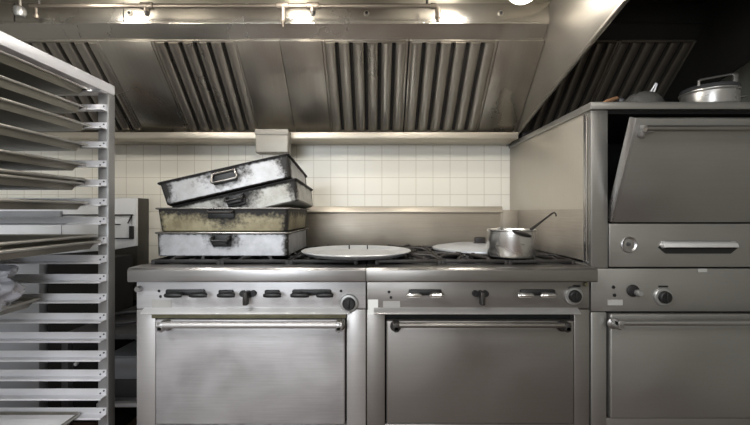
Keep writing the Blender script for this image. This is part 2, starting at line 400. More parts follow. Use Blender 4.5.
# capped nozzle left
xx = PX(20, 1.75)
m = MB(); m.tube([(xx, 1.75, 2.149), (xx, 1.75, 2.095)], .006, 10); link('drop_pipe', m, M['hood'], t)
m = MB().lathe([(0, -.05), (.018, -.047), (.026, -.03), (.024, -.01), (.012, 0), (0, 0)], (xx, 1.75, 2.10), 10); link('foil_cap', m, M['ring'], t)
m = MB(); m.tube([(PX(36, yp), yp, zp-.003), (PX(36, yp), yp, zp-.045)], .006, 8); m.lathe([(0, -.02), (.012, -.015), (.012, 0), (0, 0)], (PX(36, yp), yp, zp-.04), 12); link('nozzle', m, M['fit'], t)

# hood lamps
GL = []
for xx, yy, lab in ((.50, 1.284, 'round glowing hood lamp nearest the right end plate of the lit hood'),
                    (-.345, 1.23, 'glowing hood lamp above the middle of the left range'),
                    (-1.19, 1.23, 'glowing hood lamp above the tall aluminium rack')):
    t = thing('hood_lamp', lab, 'lamp', (xx, yy, 2.148), 'lamps under the lit hood')
    m = MB().lathe([(0, 0), (.05, 0), (.05, -.03), (.035, -.05), (.03, -.19), (0, -.19)], (xx, yy, 2.148), 24); link('lamp_holder', m, M['hood'], t)
    m = MB().lathe([(0, -.055)]+[(.055*math.cos(a), .055*math.sin(a)) for a in [(-80+10*i)*PI/180 for i in range(16)]]+[(.02, .05), (0, .05)], (xx, yy, 1.915), 24)
    link('glass_globe', m, M['globe'], t); GL.append((xx, yy, 1.915, 74 if xx > -1 else 95))

for xx, lab in ((.445, 'small bulb lamp close to the hood face, right of the pipe elbow'),
                (-.37, 'small bulb lamp close to the hood face, beside the long nozzle'),
                (-1.27, 'small bulb lamp close to the hood face, above the rack')):
    t = thing('face_lamp', lab, 'lamp', (xx, 1.62, 2.148), 'small bulb lamps close to the hood face')  # unseen bulbs added to make the bright spots on the face
    m = MB().lathe([(0, 0), (.03, 0), (.03, -.01), (.018, -.014), (.016, -.03), (0, -.03)], (xx, 1.62, 2.148), 20); link('socket', m, M['hood'], t)
    m = MB().lathe([(0, -.024)]+[(.024*math.cos(a), .024*math.sin(a)) for a in [(-75+15*i)*PI/180 for i in range(11)]]+[(.01, .024), (0, .024)], (xx, 1.62, 2.096), 20)
    link('glass_bulb', m, M['globe'], t); GL.append((xx, 1.62, 2.096, 5))

# ------------------------------------------------------------------ ranges
YP = 1.504
def lever(mb, cx, z, w, mat=None):
    """short horizontal bar handle on a stem"""
    mb.tube([(cx-w/2, YP-.034, z-.002), (cx-w*.3, YP-.038, z), (cx+w*.3, YP-.038, z), (cx+w/2, YP-.034, z-.002)], [.007, .010, .010, .007], 10)
    mb.box(cx-w*.42, cx+w*.42, YP-.036, YP-.02, z-.004, z+.008, .003)
    mb.tube([(cx, YP-.03, z), (cx, YP+.0, z+.002)], .008, 10)
def WX(px, Y=YP): return (px-375)*Y/380
def WZ(py, Y=YP): return 1.15+(212.5-py)*Y/380
def dial(t, px, py, r, name='thermostat_dial', ring=M['ring'], Y=YP):
    cx, cz = WX(px, Y), WZ(py, Y)
    m = MB().lathe([(0, .0), (r*1.08, 0), (r*1.08, .008), (r*.98, .012), (r*.7, .013), (0, .013)], (cx, Y, cz), 32, axis='Y')
    o = link(name, m, ring, t)
    m = MB().lathe([(0, .012), (r*.76, .012), (r*.70, .024), (r*.6, .027), (0, .027)], (cx, Y, cz), 20, axis='Y')
    m.box(cx-.004, cx+.004, Y-.032, Y-.02, cz-r*.5, cz+r*.5, .002); link('knob_grip', m, M['black'], o)
    return o
def grate(x0, x1, y0, y1, z):
    g = MB(); r = .007; cx, cy = (x0+x1)/2, (y0+y1)/2
    for a, b in (((x0, y0), (x1, y0)), ((x1, y0), (x1, y1)), ((x1, y1), (x0, y1)), ((x0, y1), (x0, y0)), ((x0, cy), (x1, cy))):
        g.box(min(a[0], b[0])-.006, max(a[0], b[0])+.006, min(a[1], b[1])-.006, max(a[1], b[1])+.006, z-.018, z-.004, .003)
    for yy in ((y0+cy)/2, (cy+y1)/2):
        for k in range(8):
            an = k*PI/4+PI/8; dx, dy = math.cos(an), math.sin(an)
            R = min((x1-x0)/2/max(abs(dx), 1e-3), (y1-y0)/4/max(abs(dy), 1e-3)); r0 = .03
            g.tube([(cx+dx*r0, yy+dy*r0, z-.006), (cx+dx*(r0+.008), yy+dy*(r0+.008), z), (cx+dx*R*.85, yy+dy*R*.85, z), (cx+dx*R, yy+dy*R, z-.010)], [.005, .0065, .0065, .006], 6)
    for a in (x0, x1):
        for b in (y0, y1): g.box(a-.008, a+.008, b-.008, b+.008, z-.034, z-.006, .002)
    return g
def burner(cx, cy, z):
    g = MB().lathe([(0, .012), (.03, .012), (.036, .006), (.038, -.002), (.05, -.006), (.05, -.016), (0, -.016)], (cx, cy, z), 24)
    return g
def make_range(name, label, x0, x1, st, dx0, dx1, dtop, dbot, panel_mat, door_mat, stile_mat):
    t = thing(name, label, 'gas range', ((x0+x1)/2, YP, 0))
    # body: carcass and stiles
    m = MB()
    m.box(x0+.002, x1-.002, YP+.045, 2.24, .12, .90, .003)
    m.box(x0+.0015, dx0-.006, YP, YP+.046, .12, .766, .004); m.box(dx1+.006, x1-.0015, YP, YP+.046, .12, .766, .004)
    m.box(dx0-.007, dx1+.007, YP, YP+.046, .12, dbot-.006, .004)
    link('body', m, stile_mat, t)
    m = MB(); m.box(dx0-.006, dx1+.006, YP+.03, YP+.046, dbot-.01, .77, 0); link('door_reveal', m, M['void'], t)
    # legs
    for a in (x0+.06, x1-.06):
        for b in (YP+.08, 2.2):
            link('leg', MB().lathe([(0, 0), (.022, 0), (.026, .012), (.02, .03), (.024, .12), (0, .12)], (a, b, 0), 16), M['alu'], t)
    # front rail with folded edges
    m = MB(); m.prism([(1.452, .884), (1.449, .889), (1.449, .929), (1.457, .938), (1.535, .940), (1.535, .925), (1.50, .925), (1.50, .884)], 'X', x0+.001, x1-.001, .001)
    link('front_rail', m, M['bull'] if st is not M['steel_m'] else M['bull2'], t)
    # control panel
    m = MB(); m.box(x0+.002, x1-.002, YP, YP+.03, .769, .884, .003); cp = link('control_panel', m, panel_mat, t)
    m = MB(); m.prism([(YP-.026, .753), (YP-.028, .756), (YP-.002, .774), (YP+.01, .774), (YP+.01, .762), (YP-.02, .753)], 'X', dx0-.05, dx1+.02, .001)
    link('drip_ledge', m, M['ledge'] if st is M['steel_l'] else M['ledge_m'], t)
    # cooktop
    m = MB(); m.box(x0+.002, x1-.002, 1.53, 2.242, .90, .925, .002); m.box(x0+.002, x0+.03, 1.53, 2.24, .92, .938, .003); m.box(x1-.03, x1-.002, 1.53, 2.24, .92, .938, .003)
    link('cooktop', m, M['dgrey'], t)
    n = 3; w_ = (x1-x0-.07)/n
    for i in range(n):
        a = x0+.035+i*w_; g = grate(a+.008, a+w_-.008, 1.552, 2.20, .962); link('burner_grate', g, M['iron_worn'] if st is M['steel_m'] else M['iron'], t)
        for yy in (1.552+.162, 1.552+.486): link('burner', burner(a+w_/2, yy, .941), M['iron'], t)
    # door
    dr = MB(); dr.box(dx0, dx1, YP-.012, YP+.026, dbot, dtop, .006, 3)
    d = link('oven_door', dr, door_mat, t)
    return t, d, cp
def door_handle(d, xa, xb, z, Y0, r, brmat, barmat, proud=.05):
    m = MB(); m.tube([(xa, Y0-proud, z), (xb, Y0-proud, z)], r, 16); h = link('handle', m, barmat, d)
    for xx in (xa+.012, xb-.012):
        b = MB(); b.lathe([(0, 0), (.022, 0), (.022, .006), (.015, .012), (.013, proud+.004), (.009, proud+.012), (0, proud+.012)], (xx, Y0, z-.014), 18, axis='Y')
        b.box(xx-.012, xx+.012, Y0-proud-.012, Y0-.002, z-.022, z+.010, .005); link('handle_bracket', b, brmat, h)
    return h
X0, X1, X2 = -.946, -.0345, .851
# left range
r1, d1, cp1 = make_range('gas_range', 'left gas range in bright brushed steel with black lever knobs, under the roasting pans', X0, X1, M['steel_l'], WX(157), WX(345), WZ(319), .316, M['steel_l'], M['door_l'], M['stile_l'])
door_handle(d1, WX(159, 1.45), WX(342, 1.45), WZ(324.5, 1.45), YP-.012, .0125, M['bull'], M['stile_l'])
m = MB(); m.box(WX(152), WX(346), YP-.004, YP+.01, WZ(318), WZ(313.6), .001); link('stained_strip', m, M['stain'], r1)  # olive reflection under the ledge, painted as a strip
zk = WZ(295)
def pair(t, pa, pb, pc, pd, z, mat, backmat=M['black']):
    # slot bracket with two bar handles
    m = MB(); m.box(WX(pa)+.006, WX(pd)-.006, YP-.012, YP+.001, z-.008, z+.016, .006); o = link('valve_slot', m, backmat, t)
    for u, v in ((pa, pb), (pc, pd)):
        k = MB(); lever(k, (WX(u, 1.47)+WX(v, 1.47))/2, z, abs(WX(v, 1.47)-WX(u, 1.47))); link('lever_knob', k, mat, o)
zz = WZ(295, 1.47)
pair(r1, 165, 182, 190, 207, zz, M['black']); pair(r1, 291, 309, 317, 333, zz, M['black'])
for a, b in ((218, 235), (264, 281)):
    m = MB(); m.box(WX(a)+.004, WX(b)-.004, YP-.012, YP+.001, zz-.008, zz+.014, .006); o = link('valve_slot', m, M['black'], r1)
    k = MB(); lever(k, (WX(a, 1.47)+WX(b, 1.47))/2, zz, WX(b, 1.47)-WX(a, 1.47)); link('lever_knob', k, M['black'], o)
def gascock(t, px):
    cx = WX(px); cz = WZ(294)
    m = MB(); m.lathe([(0, 0), (.014, 0), (.016, .004), (.013, .02), (0, .02)], (cx, YP, cz), 16, axis='Y')
    for s in (-1, 1): m.lathe([(0, 0), (.013, 0), (.012, .014), (0, .014)], (cx+s*.020, YP, cz+.003), 14, axis='Y')
    o = link('gas_valve', m, M['black'], t)
    k = MB(); k.box(cx-.009, cx+.009, YP-.046, YP-.016, cz-.036, cz+.016, .004); k.tube([(cx-.004, YP-.04, cz+.01), (cx-.004, YP-.048, cz-.03)], .003, 8)
    link('valve_tap', k, M['iron_worn'], o)
gascock(r1, 248.5)
dial(r1, 349, 303, .034)
for px, py in ((159, 291), (160.5, 296.5), (341, 291)):
    link('screw_hole', MB().lathe([(0, .002), (.005, .002), (.006, 0), (0, 0)], (WX(px), YP, WZ(py)), 10, axis='Y'), M['black'], r1)
m = MB(); m.box(WX(152), WX(172), YP-.001, YP+.002, WZ(308), WZ(300), 0); link('worn_label', m, M['sticker_g'], r1)
m = MB(); m.lathe([(0, .02), (.01, .02), (.012, .012), (.012, 0), (0, 0)], (WX(140), YP, WZ(288.5)), 14, axis='Y'); link('rail_bolt', m, M['bull'], r1)

# right range
r2, d2, cp2 = make_range('gas_range', 'right gas range in dark tarnished steel with chrome lever knobs, beside the tall oven', X1, X2, M['steel_m'], WX(386.5), WX(572.5), WZ(320), WZ(422.5), M['steel_m'], M['steel_m'], M['steel_m'])
door_handle(d2, WX(393, 1.46), WX(569, 1.46), WZ(324.5, 1.46), YP-.012, .0095, M['iron_worn'], M['steel_m2'] if 'steel_m2' in M else M['bull2'], .042)
pair(r2, 407, 421, 430, 443, zz, M['chrome']); pair(r2, 518, 533, 541, 556, zz, M['chrome'])
gascock(r2, 480)
dial(r2, 573, 295.5, .033)
for px, py in ((389, 292), (391, 297.5)):
    link('screw_hole', MB().lathe([(0, .002), (.005, .002), (.006, 0), (0, 0)], (WX(px), YP, WZ(py)), 10, axis='Y'), M['black'], r2)
m = MB(); m.box(WX(573), WX(580), YP-.003, YP+.001, WZ(287), WZ(285), 0); link('vent_mark', m, M['black'], r2)
m = MB(); m.box(WX(368), WX(378), YP-.0012, YP+.002, WZ(314.5), WZ(299.5), 0); link('sticker', m, M['sticker'], r2)
m = MB(); m.box(WX(383), WX(400), YP-.0012, YP+.002, WZ(308), WZ(301), 0); link('worn_label', m, M['sticker_g'], r2)
m = MB(); m.lathe([(0, .012), (.008, .012), (.010, 0), (0, 0)], (WX(585), YP, WZ(284)), 14, axis='Y'); link('rail_bolt', m, M['wood2'] if 'wood2' in M else M['stain'], r2)
# risers behind the cooktops
a, b = X0, .752
t = thing('back_splash_riser', 'long low steel riser running behind both ranges, under the tiles', 'back splash', ((a+b)/2, 2.29, .93))
m = MB(); m.box(a, b, 2.245, 2.256, .93, 1.152, .002); m.box(a, b, 2.256, 2.30, .90, 1.18, .003)
for xx in (a+.003, b-.012): m.box(xx, xx+.009, 2.238, 2.247, .93, 1.15, .002)
link('riser_plate', m, M['riser'], t)
m = MB(); m.prism([(2.232, 1.150), (2.232, 1.156), (2.248, 1.186), (2.30, 1.186), (2.30, 1.18), (2.25, 1.148)], 'X', a, b, .001); link('riser_lip', m, M['lip'], t)

# ------------------------------------------------------------------ tall double oven
XA, XB = .855, 1.765
t = thing('double_oven', 'tall stainless double oven at the right with its upper door hanging open', 'oven', ((XA+XB)/2, YP, 0))
OV = t
m = MB(); m.box(XA, XA+.012, YP+.02, YW-.01, .10, 1.568, .002); link('side_panel', m, M['side'], t)
m = MB(); m.box(XA-.003, XA, YP+.03, YP+.05, .95, 1.566, .001); m.box(XA-.002, XA, YP+.02, YW-.02, .942, .955, .001); link('side_trim', m, M['bull'], t)
m = MB(); m.box(XA-.002, XA+.001, 1.56, YW-.03, .945, 1.165, .001); link('lower_splash_plate', m, M['plate'], t)
m = MB(); m.box(XB-.012, XB, YP+.02, YW-.01, .10, 1.568, .002); link('side_panel', m, M['side'], t)
m = MB(); m.box(XA-.008, XB+.005, YP-.012, YW-.01, 1.556, 1.585, .003); link('top_panel', m, M['steel_r'], t)
xs = WX(608.5)
m = MB(); m.box(XA, xs-.002, YP, YP+.03, .93, 1.557, .003); m.box(XA, xs-.006, YP, YP+.03, .10, .756, .006); link('stile', m, M['steel_r'], t)
m = MB(); m.box(XB-.03, XB, YP, YP+.03, .10, 1.557, .003); link('stile', m, M['steel_r'], t)
# upper cavity, open
m = MB(); m.box(xs, XB-.03, 2.2, 2.21, 1.11, 1.55, 0); m.box(xs-.004, xs, YP+.02, 2.2, 1.10, 1.556, 0); m.box(XB-.034, XB-.03, YP+.02, 2.2, 1.10, 1.556, 0)
m.box(xs, XB-.03, YP+.02, 2.2, 1.10, 1.112, 0); m.box(xs, XB-.03, YP+.02, 2.2, 1.545, 1.556, 0); link('upper_cavity', m, M['void'], t)
# upper door: hinged at its lower edge, leaning out
hy, hz = YP-.004, 1.112
ang = math.atan2(.144, .377); dl = .400
D = Matrix.Translation((0, hy, hz)) @ Matrix.Rotation(ang, 4, 'X')
m = MB(); m.box(xs+.004, XB-.034, -.006, .028, 0, dl, .005, 3, mat=D); d = link('upper_door', m, M['steel_r'], t)
m = MB(); m.box(xs+.0035, xs+.012, -.008, .032, .004, dl+.002, .002, mat=D); link('door_edge_trim', m, M['bull'], d)
m = MB(); m.tube([tuple(D @ Vector((xs+.02, -.045, dl-.028))), tuple(D @ Vector((XB-.05, -.045, dl-.028)))], .0105, 16)
h = link('handle', m, M['bull2'], d)
for xx in (xs+.036, XB-.09):
    b = MB(); b.box(xx-.014, xx+.016, -.052, -.004, dl-.046, dl-.020, .008, 3, mat=D); b.box(xx-.014, xx+.006, -.03, -.004, dl-.066, dl-.03, .008, 3, mat=D); link('handle_bracket', b, M['bull'], h)
# panel with round recess and long slot pull
zt, zb = 1.106, WZ(267.5)
m = MB(); m.box(xs+.001, XB-.032, YP-.004, YP+.026, zb+.002, zt, .004); p = link('middle_panel', m, M['steel_r'], t)
cx, cz = WX(628), WZ(244.5)
m = MB().lathe([(0, .003), (.006, .004), (.010, .003), (.022, .002), (.029, .006), (.032, .004), (.032, 0), (0, 0)], (cx, YP-.004, cz), 32, axis='Y')
o = link('round_recess', m, M['bull'], p)
link('recess_screw', MB().lathe([(0, .010), (.006, .010), (.008, .003), (0, .003)], (cx-.004, YP-.004, cz+.002), 12, axis='Y'), M['dgrey'], o)
xa, xb = WX(657), WX(737); za, zb2 = WZ(253.5), WZ(241)
m = MB(); m.prism([(xa, (za+zb2)/2), (xa+.03, zb2), (xb-.03, zb2), (xb, (za+zb2)/2), (xb-.03, za), (xa+.03, za)], 'Y', YP-.006, YP-.003, 0); o = link('slot_pull', m, M['void'], p)
m = MB(); m.prism([(YP-.004, zb2), (YP-.018, zb2-.008), (YP-.022, (za+zb2)/2+.002), (YP-.016, (za+zb2)/2), (YP-.004, zb2-.012)], 'X', xa+.012, xb-.012, .001)
m.lathe([(0, .0), (.012, 0), (.008, .014), (0, .018)], (xa+.02, YP-.004, (za+zb2)/2+.008), 14, axis='Y'); link('pull_lip', m, M['ledge'], o)
m = MB(); m.box(WX(697), WX(706), YP-.0055, YP-.003, WZ(272), WZ(268.5), 0); link('small_label', m, M['sticker_g'], t)
# control panel
m = MB(); m.box(XA, XB-.001, YP-.002, YP+.03, WZ(311.5), WZ(268.5), .004); link('control_panel', m, M['panel_stain'], t)
dial(t, 662, 296.5, .033)
m = MB(); m.box(WX(658), WX(667), YP-.006, YP-.001, WZ(287), WZ(285.5), 0); link('vent_mark', m, M['black'], t)
cx, cz = WX(632), WZ(290.5)
m = MB().lathe([(0, 0), (.024, 0), (.024, .004), (.016, .008), (0, .008)], (cx, YP-.004, cz), 24, axis='Y'); o = link('push_button', m, M['iron'], t)
link('button_cap', MB().lathe([(0, .03), (.010, .03), (.014, .02), (.012, .006), (0, .006)], (cx+.012, YP-.004, cz-.006), 16, axis='Y'), M['ring'], o)
for px, py in ((613, 287), (614, 295)):
    link('screw_hole', MB().lathe([(0, .003), (.006, .003), (.007, 0), (0, 0)], (WX(px), YP-.003, WZ(py)), 10, axis='Y'), M['black'], t)
m = MB(); m.box(WX(607), WX(622), YP-.005, YP-.002, WZ(305), WZ(299.5), 0); link('worn_label', m, M['sticker_g'], t)
# lower door
m = MB(); m.box(xs+.002, XB-.034, YP-.010, YP+.026, WZ(417.5), WZ(313.5), .006, 3); d = link('lower_door', m, M['steel_r'], t)
door_handle(d, WX(615, 1.46), XB-.06, WZ(322, 1.46), YP-.010, .0105, M['bull'], M['bull'], .045)
m = MB(); m.box(xs-.004, XB-.03, YP+.028, YP+.035, .3, .77, 0); link('door_reveal', m, M['void'], t)
m = MB(); m.box(XA+.01, XB-.01, YP+.002, YP+.03, .10, WZ(418.5), .004); link('kick_panel', m, M['steel_m'], t)
m = MB(); m.box(XA+.012, XB-.012, 2.3, YW-.012, .1, 1.55, 0); link('back_panel', m, M['dgrey'], t)
for a in (XA+.06, XB-.06):
    for b in (YP+.08, 2.3): link('leg', MB().lathe([(0, 0), (.025, 0), (.025, .10), (0, .10)], (a, b, 0), 16), M['alu'], t)
# small splash strip between the riser and the oven
m = MB(); m.box(.757, .852, 2.26, 2.275, .93, 1.165, .002); tag(link('splash_strip', m, M['riser'], None, origin=(.80, 2.27, .93)), 'narrow dull steel strip between the riser and the tall oven side', 'metal strip')

# things on top of the oven
t = thing('lidded_pot', 'shallow round steel pot with lid and upright bar handle on the oven top', 'pot', (1.30, 1.60, 1.585))
S = (WX(711, 1.60), 1.61)
m = MB().lathe([(0, 0), (.094, 0), (.101, .006), (.103, .012), (.103, .060), (.108, .066), (.108, .070), (.1, .070), (.097, .06), (.095, .01), (0, .01)], (S[0], S[1], 1.5855), 40, sx=.95, sy=.95); link('pot_body', m, M['satin'], t)
m = MB().lathe([(0, 0), (.103, 0), (.106, .004), (.103, .014), (.10, .018), (.07, .024), (0, .026)], (S[0], S[1], 1.656), 40, sx=.95, sy=.95); link('lid', m, M['dgrey'], t)
m = MB(); zl = 1.682
m.tube([(S[0]-.085, S[1]-.05, zl-.012), (S[0]-.088, S[1]-.052, zl+.006), (S[0]-.080, S[1]-.052, zl+.012), (S[0]+.045, S[1]-.056, zl+.034), (S[0]+.055, S[1]-.056, zl+.030), (S[0]+.055, S[1]-.056, zl-.006)], .005, 10)
m.box(S[0]+.046, S[0]+.066, S[1]-.064, S[1]-.046, zl-.010, zl+.036, .003); link('bar_handle', m, M['bull'], t)
m = MB(); m.tube([(S[0]+.092, S[1]-.03, 1.63), (S[0]+.125, S[1]-.03, 1.636), (S[0]+.125, S[1]+.03, 1.636), (S[0]+.098, S[1]+.03, 1.63)], .005, 8); link('side_handle', m, M['bull'], t)
cx, cy = WX(643, 1.60), 1.605
t = thing('domed_lid', 'shiny domed steel lid with looped handle lying on the oven top', 'lid', (cx, cy, 1.585))
m = MB().lathe([(.084, .0), (.084, .006), (.078, .014), (.070, .036), (.048, .060), (.022, .070), (.0, .072), (0, .068), (.022, .066), (.046, .056), (.066, .034), (.076, .004)], (cx, cy, 1.5858), 40); link('dome', m, M['chrome'], t)
m = MB(); m.tube([(cx+.03, cy, 1.646), (cx+.05, cy, 1.66), (cx+.062, cy, 1.692), (cx+.057, cy, 1.695), (cx+.045, cy+.01, 1.665), (cx+.02, cy+.01, 1.65)], .004, 8); link('loop_handle', m, M['alu'], t)
m = MB(); q0 = Vector((WX(603, 1.54), 1.53, 1.594)); q1 = Vector((WX(615, 1.58), 1.57, 1.622))
m.tube([q0, q0.lerp(q1, .5), q1], [.006, .0085, .008], 10)
o = link('wooden_handle', m, M['wood'], None, origin=q0); tag(o, 'short worn wooden tool handle on the left edge of the oven top', 'tool handle')
m = MB(); cc = (WX(621, 1.57), 1.57, 1.5855); m.lathe([(0, 0), (.012, 0), (.014, .028), (.008, .036), (0, .036)], cc, 14)
tag(link('small_cap', m, M['dgrey'], None, origin=cc), 'tiny dark steel cap between the wooden handle and domed lid', 'cap')

# ------------------------------------------------------------------ roasting pans
def roasting_pan(label, loc, rot, mat, L=.60, W=.46, H=.105, handle='loop', group='scorched roasting pans stacked on the left range', taper=.012, rim='iron'):
    t = thing('roasting_pan', label, 'roasting pan', loc, group, local=True); t.rotation_euler = rot
    def ring(inset, z): 
        return [(-L/2+inset, -W/2+inset, z), (L/2-inset, -W/2+inset, z), (L/2-inset, W/2-inset, z), (-L/2+inset, W/2-inset, z)]
    def rr(inset, z, r=.03, n=5):
        out = []
        for cxs, cys, a0 in ((-1, -1, PI), (1, -1, 1.5*PI), (1, 1, 0), (-1, 1, .5*PI)):
            for k in range(n+1):
                a = a0+PI/2*k/n; out.append((cxs*(L/2-inset-r)+r*math.cos(a), cys*(W/2-inset-r)+r*math.sin(a), z))
        return out
    b = bmesh.new()
    levels = [rr(taper+.006, 0, .02), rr(taper, .005, .02), rr(.005, H-.006, .012), rr(.0, H-.006, .012), rr(.0, H, .012), rr(.006, H+.001, .010), rr(.010, H-.006, .010), rr(taper+.006, .010, .016)]
    rings = [[b.verts.new(p) for p in lv] for lv in levels]
    for A, B in zip(rings, rings[1:]):
        n = len(A)
        for k in range(n): b.faces.new((A[k], A[(k+1) % n], B[(k+1) % n], B[k]))
    b.faces.new(rings[0][::-1]); b.faces.new(rings[-1])
    bmesh.ops.recalc_face_normals(b, faces=b.faces)
    m = MB(); m.merge(b); link('pan_body', m, mat, t)
    r = MB(); r.tube(rr(-.001, H-.001, .012), .0034, 8, closed=True); link('rolled_rim', r, M[rim], t)
    for s in (-1, 1):
        y = s*(W/2-.004)
        m = MB()
        if handle == 'loop':
            m.box(-.052, .052, y-.004, y+.004, H-.064, H-.012, .003)
            o = link('handle_plate', m, M['black'], t)
            m = MB(); hz = H-.018
            m.tube([(-.045, y+s*.004, hz), (-.048, y+s*.012, hz-.002), (-.056, y+s*.018, hz-.032), (-.05, y+s*.020, hz-.040), (.05, y+s*.020, hz-.040), (.056, y+s*.018, hz-.032), (.048, y+s*.012, hz-.002), (.045, y+s*.004, hz)], .0042, 8)
            m.tube([(-.045, y+s*.008, hz), (.045, y+s*.008, hz)], .004, 8)
            link('drop_handle', m, M['bull2'], o)
        elif handle == 'cast':
            m.box(-.040, .040, y-.004, y+.006, H-.06, H-.008, .004); o = link('handle_plate', m, M['black'], t)
            m = MB(); m.tube([(-.034, y, H-.018), (-.036, y+s*.022, H-.024), (-.03, y+s*.030, H-.034), (.03, y+s*.030, H-.034), (.036, y+s*.022, H-.024), (.034, y, H-.018)], .007, 8)
            m.box(-.032, .032, min(y+s*.02, y+s*.032), max(y+s*.02, y+s*.032), H-.050, H-.030, .004); link('drop_handle', m, M['black'], o)
        else:
            m.box(-.062, .050, y-.004, y+.004, H-.044, H-.010, .003); o = link('handle_plate', m, M['black'], t)
            m = MB(); m.tube([(-.055, y, H-.014), (-.058, y+s*.02, H-.014), (-.05, y+s*.026, H-.018), (.04, y+s*.026, H-.018), (.048, y+s*.02, H-.014), (.045, y, H-.014)], .005, 8); link('drop_handle', m, M['iron_worn'], o)
    return t
yc = 1.85
xc1 = (221.5-375)*1.61/380
pan1 = roasting_pan('lowest scorched roasting pan of the stack, pale metal sides with a black cast handle', (xc1, yc, .9625), (0, 0, 0),
    burnt('soot_pale', rgb(186, 187, 190), rgb(156, 156, 158), .283, .102, .009, .022, .075, .15, 1.3, .004), handle='cast', L=.566, W=.48, H=.102, taper=.005, rim='bull2')
pan2 = roasting_pan('second roasting pan from the bottom, blackened with tan baked-on grease', (xc1+.002, yc+.002, 1.0675), (0, 0, 0),
    burnt('soot_tan', rgb(162, 154, 126), rgb(112, 102, 76), .283, .101, .036, .030, .10, .25, 5.1, .0), handle='flat', L=.566, W=.48, H=.101, taper=.012, rim='bull2')
# tilted pair: rolled to the left and leaning back a little
def tilted(px, py, Y):  return ((px-375)*Y/380, Y, 1.15+(212.5-py)*Y/380)
def place(corner_local, px, py, Y, roll, pitch):
    RT = Matrix.Rotation(math.radians(pitch), 4, 'X') @ Matrix.Rotation(-math.radians(roll), 4, 'Y')
    return Vector(tilted(px, py, Y)) - (RT.to_3x3() @ Vector(corner_local)), RT.to_euler()
l3, e3 = place((.275, -.22, .094), 296, 178.5, 1.655, 13.0, -3)
pan3 = roasting_pan('third roasting pan, tilted with its left end sunk into the pan below', l3, e3,
    burnt('soot_white', rgb(180, 179, 174), rgb(145, 142, 132), .275, .094, .012, .040, .10, .18, 9.7), handle='cast', L=.55, W=.44, H=.094)
l4, e4 = place((.285, -.23, .100), 288, 153.5, 1.64, 13.2, -7)
pan4 = roasting_pan('topmost tilted roasting pan with white patches and a wire loop handle', l4, e4,
    burnt('soot_bright', rgb(182, 182, 184), rgb(158, 157, 155), .285, .100, .010, .050, .095, .20, 3.2, .004), handle='loop', L=.57, W=.46, H=.100)

# ------------------------------------------------------------------ cookware on the ranges
cx, cy, cz = WX(356.5, 1.70), 1.70, .9625
t = thing('paella_pan', 'wide shallow round steel pan lying across the seam of the two ranges', 'pan', (cx, cy, cz))
R = .243
m = MB().lathe([(0, 0), (R-.035, 0), (R-.02, .004), (R-.001, .016), (R, .019), (R-.002, .021), (R-.012, .019), (R-.030, .009), (R-.04, .006), (0, .005)], (cx, cy, cz), 72); link('pan_body', m, M['paella'], t)
for s in (-1, 1):
    m = MB(); a = math.radians(90 if s > 0 else 270)
    for q in (-.045, .045): m.box(cx+q-.003, cx+q+.003, cy+s*(R-.060), cy+s*(R-.052), cz+.004, cz+.027, .002) if s > 0 else None
    if s > 0: link('handle_post', m, M['iron_worn'], t)
    else: m.bm.free()
cx, cy = WX(480, 1.96), 1.955
t = thing('flat_lid', 'large flat round steel lid with dark knob on the rear burners behind the saucepan', 'lid', (cx, cy, .9625))
R = .243
m = MB().lathe([(R, 0), (R, .008), (R-.01, .012), (R-.10, .026), (0, .030), (0, .024), (R-.1, .020), (R-.012, .006)], (cx, cy, .9632), 64); link('lid_disc', m, M['paella'], t)
m = MB(); m.box(cx-.030, cx+.026, cy-.014, cy+.014, .990, 1.024, .008, 3); m.box(cx-.034, cx+.030, cy-.016, cy+.016, .986, .996, .003); link('lid_knob', m, M['iron_worn'], t)
# saucepan
cx, cy = WX(511, 1.62), 1.62
t = thing('saucepan', 'polished aluminium saucepan on the front burner of the right range', 'saucepan', (cx, cy, .9625))
r = .0985
m = MB().lathe([(0, 0), (r-.012, 0), (r-.004, .004), (r, .012), (r, .108), (r+.003, .112), (r+.003, .116), (r-.001, .117), (r-.004, .112), (r-.004, .014), (r-.014, .006), (0, .006)], (cx, cy, .963), 56); link('pot_body', m, M['pot'], t)
m = MB(); m.lathe([(0, .004), (.005, .004), (.006, 0), (0, 0)], (cx-.012, cy+r-.004, 1.073), 10, axis='Y'); m.box(cx-.022, cx-.004, cy+r-.003, cy+r+.004, 1.05, 1.083, .002); link('handle_rivets', m, M['bull'], t)
m = MB(); m.box(cx+.006, cx+.02, cy-r-.001, cy-r+.003, 1.020, 1.022, 0); link('stamped_mark', m, M['dgrey'], t)
# slotted spoon / ladle hooked on the rim
p0 = Vector(tilted(517, 236, 1.485)); p1 = Vector(tilted(533, 228, 1.545)); p2 = Vector(tilted(552, 213.5, 1.60)); 
t = thing('serving_spoon', 'dark steel serving spoon resting on the right rim of the saucepan', 'spoon', p1)
m = MB(); m.tube([p1+(p1-p2)*.1, p1, p1.lerp(p2, .5), p2, p2+Vector((.010, 0, .004)), p2+Vector((.016, 0, -.002)), p2+Vector((.018, 0, -.012))], [.006, .006, .0042, .0042, .0038, .0035, .003], 10); link('spoon_handle', m, M['iron_worn'], t)
b = bmesh.new(); bmesh.ops.create_uvsphere(b, u_segments=24, v_segments=12, radius=1)
for v in b.verts:
    v.co.z = v.co.z*.35
bmesh.ops.scale(b, vec=(.040, .026, .030), verts=b.verts)
dirv = (p0-p1); b.transform(Matrix.Translation(p0.lerp(p1, .30)) @ Matrix.Rotation(-math.atan2(dirv.z, -dirv.x)*1.0, 4, 'Y'))
m = MB(); m.merge(b); link('spoon_bowl', m, M['iron_worn'], t)

